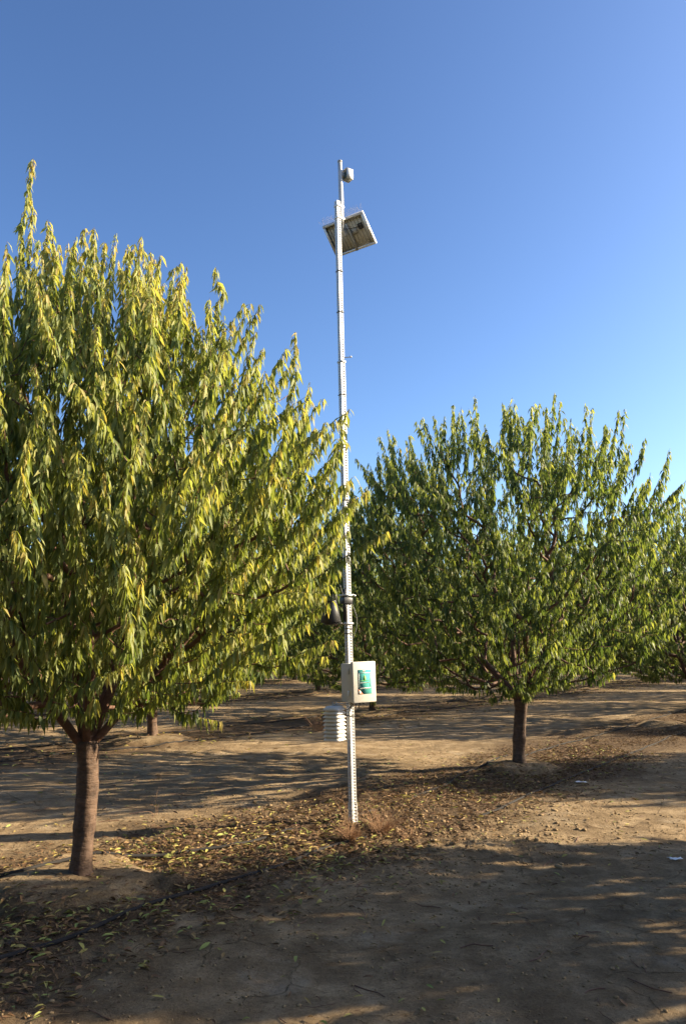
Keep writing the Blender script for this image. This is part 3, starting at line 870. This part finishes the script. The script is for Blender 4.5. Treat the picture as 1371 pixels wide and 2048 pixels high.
m = MB(); m.box((0.006 - bw / 2 - 0.0005, fy - bd + 0.035, ezc - 0.095), (0.012, 0.022, 0.045)); m.build('latch', M['alu'], EN, bevel=0.002)
m = MB(); m.box((0.006 - bw / 2 - 0.0005, fy - bd + 0.035, ezc + 0.095), (0.012, 0.022, 0.045)); m.build('latch', M['beige'], EN, bevel=0.002)
m = MB()
m.box((0.006, fy + 0.003, ezc + 0.12), (0.16, 0.006, 0.03)); m.box((0.006, fy + 0.003, ezc - 0.12), (0.16, 0.006, 0.03)); m.build('mounting_bracket', M['zinc'], EN)
for k, xx in enumerate((-0.05, 0.03, 0.075)):
    m = MB(); m.tube([(xx, fy - 0.07, ezc - 0.17), (xx, fy - 0.07, ezc - 0.20)], 0.011, 8); m.build('cable_gland', M['black'], EN)
t_ = np.linspace(0, 1, 14)
m = MB(); m.tube(np.c_[0.03 - 0.0 * t_, fy - 0.07 + 0.06 * t_, ezc - 0.20 - 0.05 * np.sin(t_ * np.pi)], 0.004, 6)
m.tube(np.c_[-0.05 - 0.10 * t_, fy - 0.07 + 0.06 * t_, ezc - 0.20 - 0.04 * np.sin(t_ * np.pi)], 0.004, 6); m.build('cable', M['black'], EN, True)

# louvred radiation shield on an arm off the left face
RS = link('radiation_shield', None, ST)
RS.location = (-0.205, -0.035, 0.0)
RS.rotation_euler = (0, 0, R(-29 - 36.87))
def rsq(s, n=28, p=4.5):
    t = np.linspace(0, 2 * np.pi, n, endpoint=False) + 0.001
    c, si = np.cos(t), np.sin(t)
    k = (np.abs(c) ** p + np.abs(si) ** p) ** (-1 / p)
    return np.c_[c * k, si * k] * s
for k in range(9):
    zt = 1.010 - 0.0325 * k
    mb = MB(); prof = [(0.052, 0.010), (0.062, 0.008), (0.088, -0.022), (0.086, -0.025), (0.060, 0.002), (0.05, 0.003)]
    n = 28; vs = []
    for s_r, dz in prof:
        p = rsq(s_r); vs.append(np.c_[p, np.full(n, zt + dz)])
    v = np.concatenate(vs); i = np.arange(n); j = (i + 1) % n
    q = np.concatenate([np.c_[i + a * n, j + a * n, j + (a + 1) * n, i + (a + 1) * n] for a in range(len(prof) - 1)])
    if k == 0:
        v = np.r_[v, [[0, 0, zt + 0.013]]]; mb.add(v, q, np.c_[j, i, np.full(n, len(v) - 1)])
    else: mb.add(v, q)
    mb.build('shield_plate', M['white'], RS, True)
for sx_, sy_ in ((.045, .045), (-.045, .045), (.045, -.045), (-.045, -.045)):
    m = MB(); m.tube([(sx_, sy_, 0.735), (sx_, sy_, 1.012)], 0.004, 6); m.build('tie_rod', M['white'], RS)
m = MB(); m.tube([(0, 0, 0.74), (0, 0, 1.0)], 0.018, 10); m.build('probe', M['grey'], RS, True)
m = MB(); m.box((-0.12, -0.02, 1.032), (0.19, 0.03, 0.004)); m.tube([(-0.21, -0.02, 1.02), (-0.21, -0.02, 1.052)], 0.004, 6); m.tube([(-0.17, -0.02, 1.02), (-0.17, -0.02, 1.052)], 0.004, 6)
m.build('shield_arm', M['zinc'], ST)
# rain gauge
RG = link('rain_gauge', None, ST)
gx_, gy_ = -0.195, -0.0
m = MB(); m.tube([(gx_, gy_, 1.755), (gx_, gy_, 1.762), (gx_, gy_, 1.90), (gx_, gy_, 1.945), (gx_, gy_, 1.95), (gx_, gy_, 1.95), (gx_, gy_, 1.90)], [0.088, 0.093, 0.066, 0.056, 0.058, 0.050, 0.03], 32); m.build('funnel_cone', M['black'], RG, True)
m = MB(); m.tube([(gx_, gy_, 1.735), (gx_, gy_, 1.756)], [0.06, 0.075], 24); m.build('gauge_base', M['black'], RG, True)
m = MB(); m.box((-0.09, 0.0, 1.748), (0.14, 0.03, 0.012)); m.build('gauge_arm', M['black'], RG)
m = MB()
for k in range(14):
    t = k / 14 * 2 * math.pi
    m.tube([(gx_ + .054 * math.cos(t), gy_ + .054 * math.sin(t), 1.945), (gx_ + .062 * math.cos(t), gy_ + .062 * math.sin(t), 2.01)], 0.0012, 4)
m.build('bird_spikes', M['wire'], RG, kind='stuff')
m = MB(); m.tube([(-0.043, -0.012, 1.76), (-0.043, -0.012, 2.06)], 0.019, 12); m.build('bracket_tube', M['black'], ST, True)
m = MB(); m.box((-0.02, -0.004, 1.955), (0.10, 0.075, 0.06)); m.build('bracket_clamp', M['black'], ST, bevel=0.005)
m = MB(); m.box((-0.017, -0.004, 2.005), (0.112, 0.088, 0.014)); m.tube([(0.03, -0.05, 2.0), (0.052, -0.055, 2.0)], 0.008, 8); m.build('hose_clamp', M['alu'], ST)
m = MB(); m.box((-0.017, -0.004, 1.745), (0.098, 0.068, 0.012)); m.build('hose_clamp', M['alu'], ST)
t_ = np.linspace(0, 1, 10)
m = MB(); m.tube(np.c_[-0.05 - 0.05 * t_, -0.02 + 0 * t_, 2.0 + 0.10 * t_ ** 2], 0.006, 6); m.build('cable', M['black'], ST, True)

# ------------------------------------------------------------------ drip hoses
def catmull(P, step=0.06):
    P = np.array(P, float); P = np.r_[[2 * P[0] - P[1]], P, [2 * P[-1] - P[-2]]]
    out = []
    for i in range(1, len(P) - 2):
        n = max(2, int(np.linalg.norm(P[i + 1] - P[i]) / step))
        t = np.linspace(0, 1, n, endpoint=False)[:, None]
        out.append(0.5 * (2 * P[i] + (P[i + 1] - P[i - 1]) * t + (2 * P[i - 1] - 5 * P[i] + 4 * P[i + 1] - P[i + 2]) * t**2 + (3 * P[i] - P[i - 1] - 3 * P[i + 1] + P[i + 2]) * t**3))
    return np.concatenate(out + [P[-2][None]])
def hose(pts, label, bury=None, r=0.0125):
    c = catmull(pts)
    z = ground_z(c[:, 0], c[:, 1])
    k = np.ones(9) / 9
    zs = np.convolve(np.r_[[z[0]] * 4, z, [z[-1]] * 4], k, 'valid')
    z = np.maximum(zs, z - 0.004) + r * 0.75
    if bury is not None:
        for bx, by, br in bury:
            z -= 0.05 * np.exp(-(np.hypot(c[:, 0] - bx, c[:, 1] - by) / br) ** 4)
    mb = MB(); mb.tube(np.c_[c, z], r, 8)
    mb.build('drip_hose', M['hose'], None, True, label=label, category='hose', group='drip irrigation hoses along the tree rows')
hose([(-4.2, 1.5), (-2.6, 3.25), (-1.72, 4.27), (-1.45, 4.58), (-1.16, 5.05), (-0.86, 5.39), (-0.51, 5.82), (-0.14, 6.44), (0.23, 6.88), (0.8, 7.3), (1.42, 7.8), (1.98, 8.68), (2.7, 9.7), (4.63, 12.46), (6.16, 14.55), (9, 18.3), (14, 24.8)],
     'black drip hose passing in front of the post and both near trees', [(0.75, 7.25, 0.62)])
hose([(-5.0, 1.9), (-3.2, 4.2), (-2.22, 5.32), (-1.75, 5.87), (-1.26, 6.22), (-0.74, 6.6), (-0.37, 7.17), (0.16, 7.73), (0.84, 8.68), (1.15, 9.2), (1.51, 10.07), (2.35, 11.2), (3.3, 12.64), (4.49, 14.16), (6.44, 16.93), (8.29, 19.5), (12, 24.3)],
     'dark drip hose running behind the two near trunks and the post', [(-0.1, 7.4, 0.42), (0.55, 8.2, 0.35)])
for i in (1, 2):
    for off, nm in ((-0.55, 'near'), (0.55, 'far')):
        pts = []
        for s in np.arange(2 if i == 1 else 8, 44, 2.2):
            p = A0 + V * i + un * (s + rp.uniform(-.3, .3)) - (V @ un) * un * i * 0 + wn_ * (off + rp.uniform(-.14, .14))
            pts.append(tuple(p))
        hose(pts, f'drip hose along the {nm} side of the {ROWN[i]} behind the post')

# ------------------------------------------------------------------ fallen leaves and clods
def lying_leaves(n_try, dens, size, tint_fn, seed, box, lift=0.004):
    rng = np.random.default_rng(seed)
    x = rng.uniform(box[0], box[1], n_try); y = rng.uniform(box[2], box[3], n_try)
    keep = rng.random(n_try) < dens(x, y)
    x, y = x[keep], y[keep]; n = len(x)
    z = ground_z(x, y) + lift + rng.random(n) * 0.012
    az = rng.uniform(0, 6.28, n); L = size * rng.uniform(0.55, 1.15, n)
    d = np.stack([np.cos(az), np.sin(az), rng.normal(0, 0.16, n)], 1); d = norm(d)
    sd = norm(np.cross([0, 0, 1.0], d) + np.stack([np.zeros(n), np.zeros(n), rng.normal(0, 0.35, n)], 1))
    nr = np.cross(d, sd); nr *= np.sign(nr[:, 2:3] + 1e-6)
    P0 = np.stack([x, y, z], 1)
    hw = (L * rng.uniform(0.09, 0.15, n))[:, None]; cup = rng.uniform(0.1, 0.9, (n, 1)); arch = (L * rng.uniform(-0.04, 0.16, n))[:, None]
    P = [P0 + d * (L * (f - .5))[:, None] + nr * arch * (1 - (2 * f - 1) ** 2) for f in (0, .3, .65, 1)]
    vs = [P[0]]
    for f, wj in ((1, .9), (2, 1.)):
        vs += [P[f] - sd * hw * wj + nr * hw * cup * wj, P[f], P[f] + sd * hw * wj + nr * hw * cup * wj]
    vs.append(P[3])
    v = np.stack(vs, 1).reshape(-1, 3)
    b = (np.arange(n) * 8)[:, None]
    tris = np.concatenate([b + t for t in ([0, 2, 1], [0, 3, 2], [4, 5, 7], [5, 6, 7])])
    qd = np.concatenate([b + t for t in ([1, 2, 5, 4], [2, 3, 6, 5])])
    return v, qd, tris, np.repeat(np.clip(tint_fn(rng, x, y), 0, 1), 8)
TA, TB = grid_at(0, 0), grid_at(0, 1)
def mound_free(x, y):
    f = np.ones_like(x)
    for p in mound_at[:20]:
        f *= 0.12 + 0.88 * sstep(0.35, 0.65, np.hypot(x - p[0], y - p[1]))
    return f
def dens_row(x, y):
    s, q, d = rowco(x, y)
    base = np.exp(-(np.abs(d + 0.26) / 0.98) ** 4) * np.clip(0.80 + 1.2 * vnoise(x * 1.6, y * 1.6, 31) + 0.6 * vnoise(x * 5, y * 5, 32), 0.03, 1)
    return base * mound_free(x, y)
def dens_near(x, y):
    d = dens_row(x, y) * (np.abs(rowco(x, y)[1]) < 2.6)
    return d * np.where(np.hypot(x - TA[0], y - TA[1]) < 2.7, 1.0, 0.55)
def tint_near(rng, x, y):
    g = np.exp(-(np.hypot(x - TA[0], y - TA[1]) / 2.4) ** 2)
    return np.where(rng.random(len(x)) < 0.15 + 0.33 * g, rng.uniform(0.58, 1.0, len(x)), rng.uniform(0.0, 0.55, len(x)))
def put_litter(name, label, *a, **k):
    v, qd, tr, tn = lying_leaves(*a, **k)
    link(name, mesh_from(name, v, [qd, tr], False, {'tint': tn}, [M['litter']]), kind='stuff', label=label, category='leaves')
    print(name, len(v) // 8)
put_litter('leaf_litter', 'yellow and brown fallen leaves strewn along the near tree row', 85000, dens_near, 0.069, tint_near, 1, (-4.5, 4.2, 2.5, 14.0))
def tint_brown(rng, x, y): return rng.uniform(0.0, 0.62, len(x)) ** 1.2
def dens_bits(x, y):
    s, q, d = rowco(x, y)
    return np.exp(-(np.abs(d + 0.2) / 1.1) ** 4) * np.clip(0.65 + 1.6 * vnoise(x * 1.3, y * 1.3, 33), 0.0, 1) * mound_free(x, y) * (np.abs(q) < 2.6)
put_litter('leaf_litter', 'dry brown crumbled leaf bits matting the near tree row', 230000, dens_bits, 0.045, tint_brown, 2, (-4.5, 9.5, 2.5, 19.0), lift=0.001)
def dens_far(x, y):
    s, q, d = rowco(x, y)
    r = np.exp(-(np.abs(d) / 1.5) ** 3) * np.clip(0.6 + 1.4 * vnoise(x * 0.8, y * 0.8, 34), 0.02, 1) + 0.05
    return r * (np.abs(q) > 2.2) * (q > 0)
def tint_far(rng, x, y): return np.where(rng.random(len(x)) < 0.5, rng.uniform(0.55, 0.92, len(x)), rng.uniform(0.1, 0.5, len(x)))
put_litter('leaf_litter', 'pale fallen leaves speckling the rows behind the post', 60000, dens_far, 0.10, tint_far, 3, (-12, 22, 7.5, 42))
def dens_alley(x, y):
    s, q, d = rowco(x, y)
    return np.where(np.abs(q) < 3.6, 0.9 * np.exp(-(np.abs(q) / 2.6) ** 2) + 0.12, 0.12)
put_litter('leaf_litter', 'single fallen leaves scattered over the bare dirt alley', 3200, dens_alley, 0.06, lambda rng, x, y: rng.uniform(0.1, 1.0, len(x)), 4, (-3.2, 4.6, 3.2, 12.0))

rng = np.random.default_rng(9)
ico = []
t = (1 + 5 ** .5) / 2
iv = norm(np.array([(-1, t, 0), (1, t, 0), (-1, -t, 0), (1, -t, 0), (0, -1, t), (0, 1, t), (0, -1, -t), (0, 1, -t), (t, 0, -1), (t, 0, 1), (-t, 0, -1), (-t, 0, 1)], float))
it = np.array([(0, 11, 5), (0, 5, 1), (0, 1, 7), (0, 7, 10), (0, 10, 11), (1, 5, 9), (5, 11, 4), (11, 10, 2), (10, 7, 6), (7, 1, 8), (3, 9, 4), (3, 4, 2), (3, 2, 6), (3, 6, 8), (3, 8, 9), (4, 9, 5), (2, 4, 11), (6, 2, 10), (8, 6, 7), (9, 8, 1)])
def clods(n_try, dens, smin, smax, box, seed):
    rng = np.random.default_rng(seed)
    x = rng.uniform(box[0], box[1], n_try); y = rng.uniform(box[2], box[3], n_try)
    k = rng.random(n_try) < dens(x, y); x, y = x[k], y[k]; n = len(x)
    s = smin + (smax - smin) * rng.random(n) ** 4
    v = iv[None] * (1 + rng.normal(0, 0.22, (n, 12, 1))) * (s[:, None, None] * np.stack([rng.uniform(.8, 1.4, n), rng.uniform(.8, 1.4, n), rng.uniform(.5, .9, n)], 1)[:, None])
    v = v + np.stack([x, y, ground_z(x, y) + s * 0.15], 1)[:, None]
    b = (np.arange(n) * 12)[:, None, None]
    return v.reshape(-1, 3), (b + it[None]).reshape(-1, 3)
def dens_cl(x, y):
    dp = np.hypot(x - POLE[0] - 0.4, y - POLE[1] + 0.25)
    return np.exp(-(dp / 1.3) ** 2)
v, f = clods(5200, dens_cl, 0.003, 0.024, (-1.8, 2.6, 5.3, 8.8), 1)
link('clods', mesh_from('clods', v, [f], False, mats=[M['clod']]), kind='stuff', label='broken soil clods heaped round the foot of the post', category='soil')
def dens_gr(x, y): return 0.25 + 0.75 * (vnoise(x * 1.5, y * 1.5, 41) > 0.05)
v, f = clods(15000, dens_gr, 0.002, 0.012, (-3.0, 4.2, 3.2, 9.0), 2)
link('gravel', mesh_from('gravel', v, [f], False, mats=[M['clod']]), kind='stuff', label='fine crumbs of soil over the dirt alley', category='soil')

rng = np.random.default_rng(77)
tw = MB()
for k in range(420):
    x_, y_ = rng.uniform(-3.0, 4.0), rng.uniform(3.2, 10.5)
    if rng.random() > float(dens_alley(np.array([x_]), np.array([y_]))[0]) + 0.15: continue
    a_ = rng.uniform(0, 6.28); L_ = rng.uniform(0.04, 0.22)
    tt_ = np.linspace(-.5, .5, 4)
    px = x_ + np.cos(a_) * L_ * tt_ + rng.normal(0, L_ * .06, 4); py = y_ + np.sin(a_) * L_ * tt_ + rng.normal(0, L_ * .06, 4)
    tw.tube(np.c_[px, py, ground_z(px, py) + 0.003 + rng.random() * 0.004], rng.uniform(0.0012, 0.003), 4, False)
tw.build('twig_litter', M['twig'], None, kind='stuff', label='broken brown twigs strewn over the dirt', category='twigs')

# ------------------------------------------------------------------ dry weeds and scraps
def tuft(xy, n, h, spread, label, seed, fine=0.0014):
    rg = np.random.default_rng(seed); mb = MB()
    z0 = float(ground_z(*xy))
    for k in range(n):
        a = rg.uniform(0, 6.28); r0 = spread * 0.25 * rg.random(); L = h * rg.uniform(0.4, 1.0); lean = rg.uniform(0.05, 0.75)
        p = np.array([r0 * math.cos(a), r0 * math.sin(a), -0.01]); d = np.array([math.cos(a) * lean, math.sin(a) * lean, 1.0])
        pts = [p]
        for j in range(5):
            d = norm(d + rg.normal(0, .12, 3) + np.array([math.cos(a), math.sin(a), -.5]) * 0.10)
            pts.append(pts[-1] + d * L / 5)
        mb.tube(pts, np.linspace(fine, fine * .45, 6), 3, False)
        if rg.random() < 0.6:
            j = rg.integers(2, 5); dd = norm(d + rg.normal(0, .7, 3))
            mb.tube([pts[j], pts[j] + dd * L * .15, pts[j] + dd * L * .26 + np.array([0, 0, .01])], np.linspace(fine * .8, fine * .35, 3), 3, False)
    mb.build('dry_weed', M['straw'], None, loc=(xy[0], xy[1], z0), label=label, category='weed', group='dry weeds')
tuft((0.05, 6.72), 130, 0.20, 0.22, 'small brown dry weed tuft in front of the post', 1, 0.0020)
tuft((0.32, 7.0), 150, 0.32, 0.30, 'wispy reddish dry weed just right of the foot of the post', 2, 0.0014)
tuft((0.02, 7.2), 6, 0.42, 0.10, 'few tall straw stalks standing against the left of the post', 3, 0.0022)
tuft((-0.45, 14.9), 70, 0.4, 0.5, 'brown dry bush behind the louvred shield', 4, 0.003)
tuft((-1.72, 7.6), 3, 0.33, 0.05, 'single thin dry stalk on the lit dirt behind the forked trunk', 5, 0.0018)
tuft((0.55, 6.75), 50, 0.15, 0.2, 'low dry weed among the clods right of the post', 6)
def scrap(px, label, s, seed):
    rg = np.random.default_rng(seed); n = 6
    u, w = np.meshgrid(np.linspace(-1, 1, n), np.linspace(-1, 1, n))
    x = u * s * (1 + .2 * rg.normal(size=u.shape) * .5); y = w * s * .55 * (1 + .2 * rg.normal(size=u.shape) * .5)
    z = 0.012 + 0.010 * rg.random(u.shape)
    i = np.arange(n * n).reshape(n, n)
    q = np.stack([i[:-1, :-1], i[:-1, 1:], i[1:, 1:], i[1:, :-1]], -1).reshape(-1, 4)
    mb = MB(); mb.add(np.c_[x.ravel(), y.ravel(), z.ravel()], q)
    o = mb.build('paper_scrap', M['paper'], None, loc=(px[0], px[1], float(ground_z(*px))), label=label, category='litter', group='white scraps on the dirt')
    o.modifiers.new('thick', 'SOLIDIFY').thickness = 0.002
scrap((2.42, 6.06), 'small crumpled white scrap on the shaded dirt near the right edge', 0.045, 1)
scrap((2.70, 9.30), 'flat white scrap beside the drip hose in front of the broad tree', 0.06, 2)
print('tris', sum(len(m.polygons) for m in bpy.data.meshes))
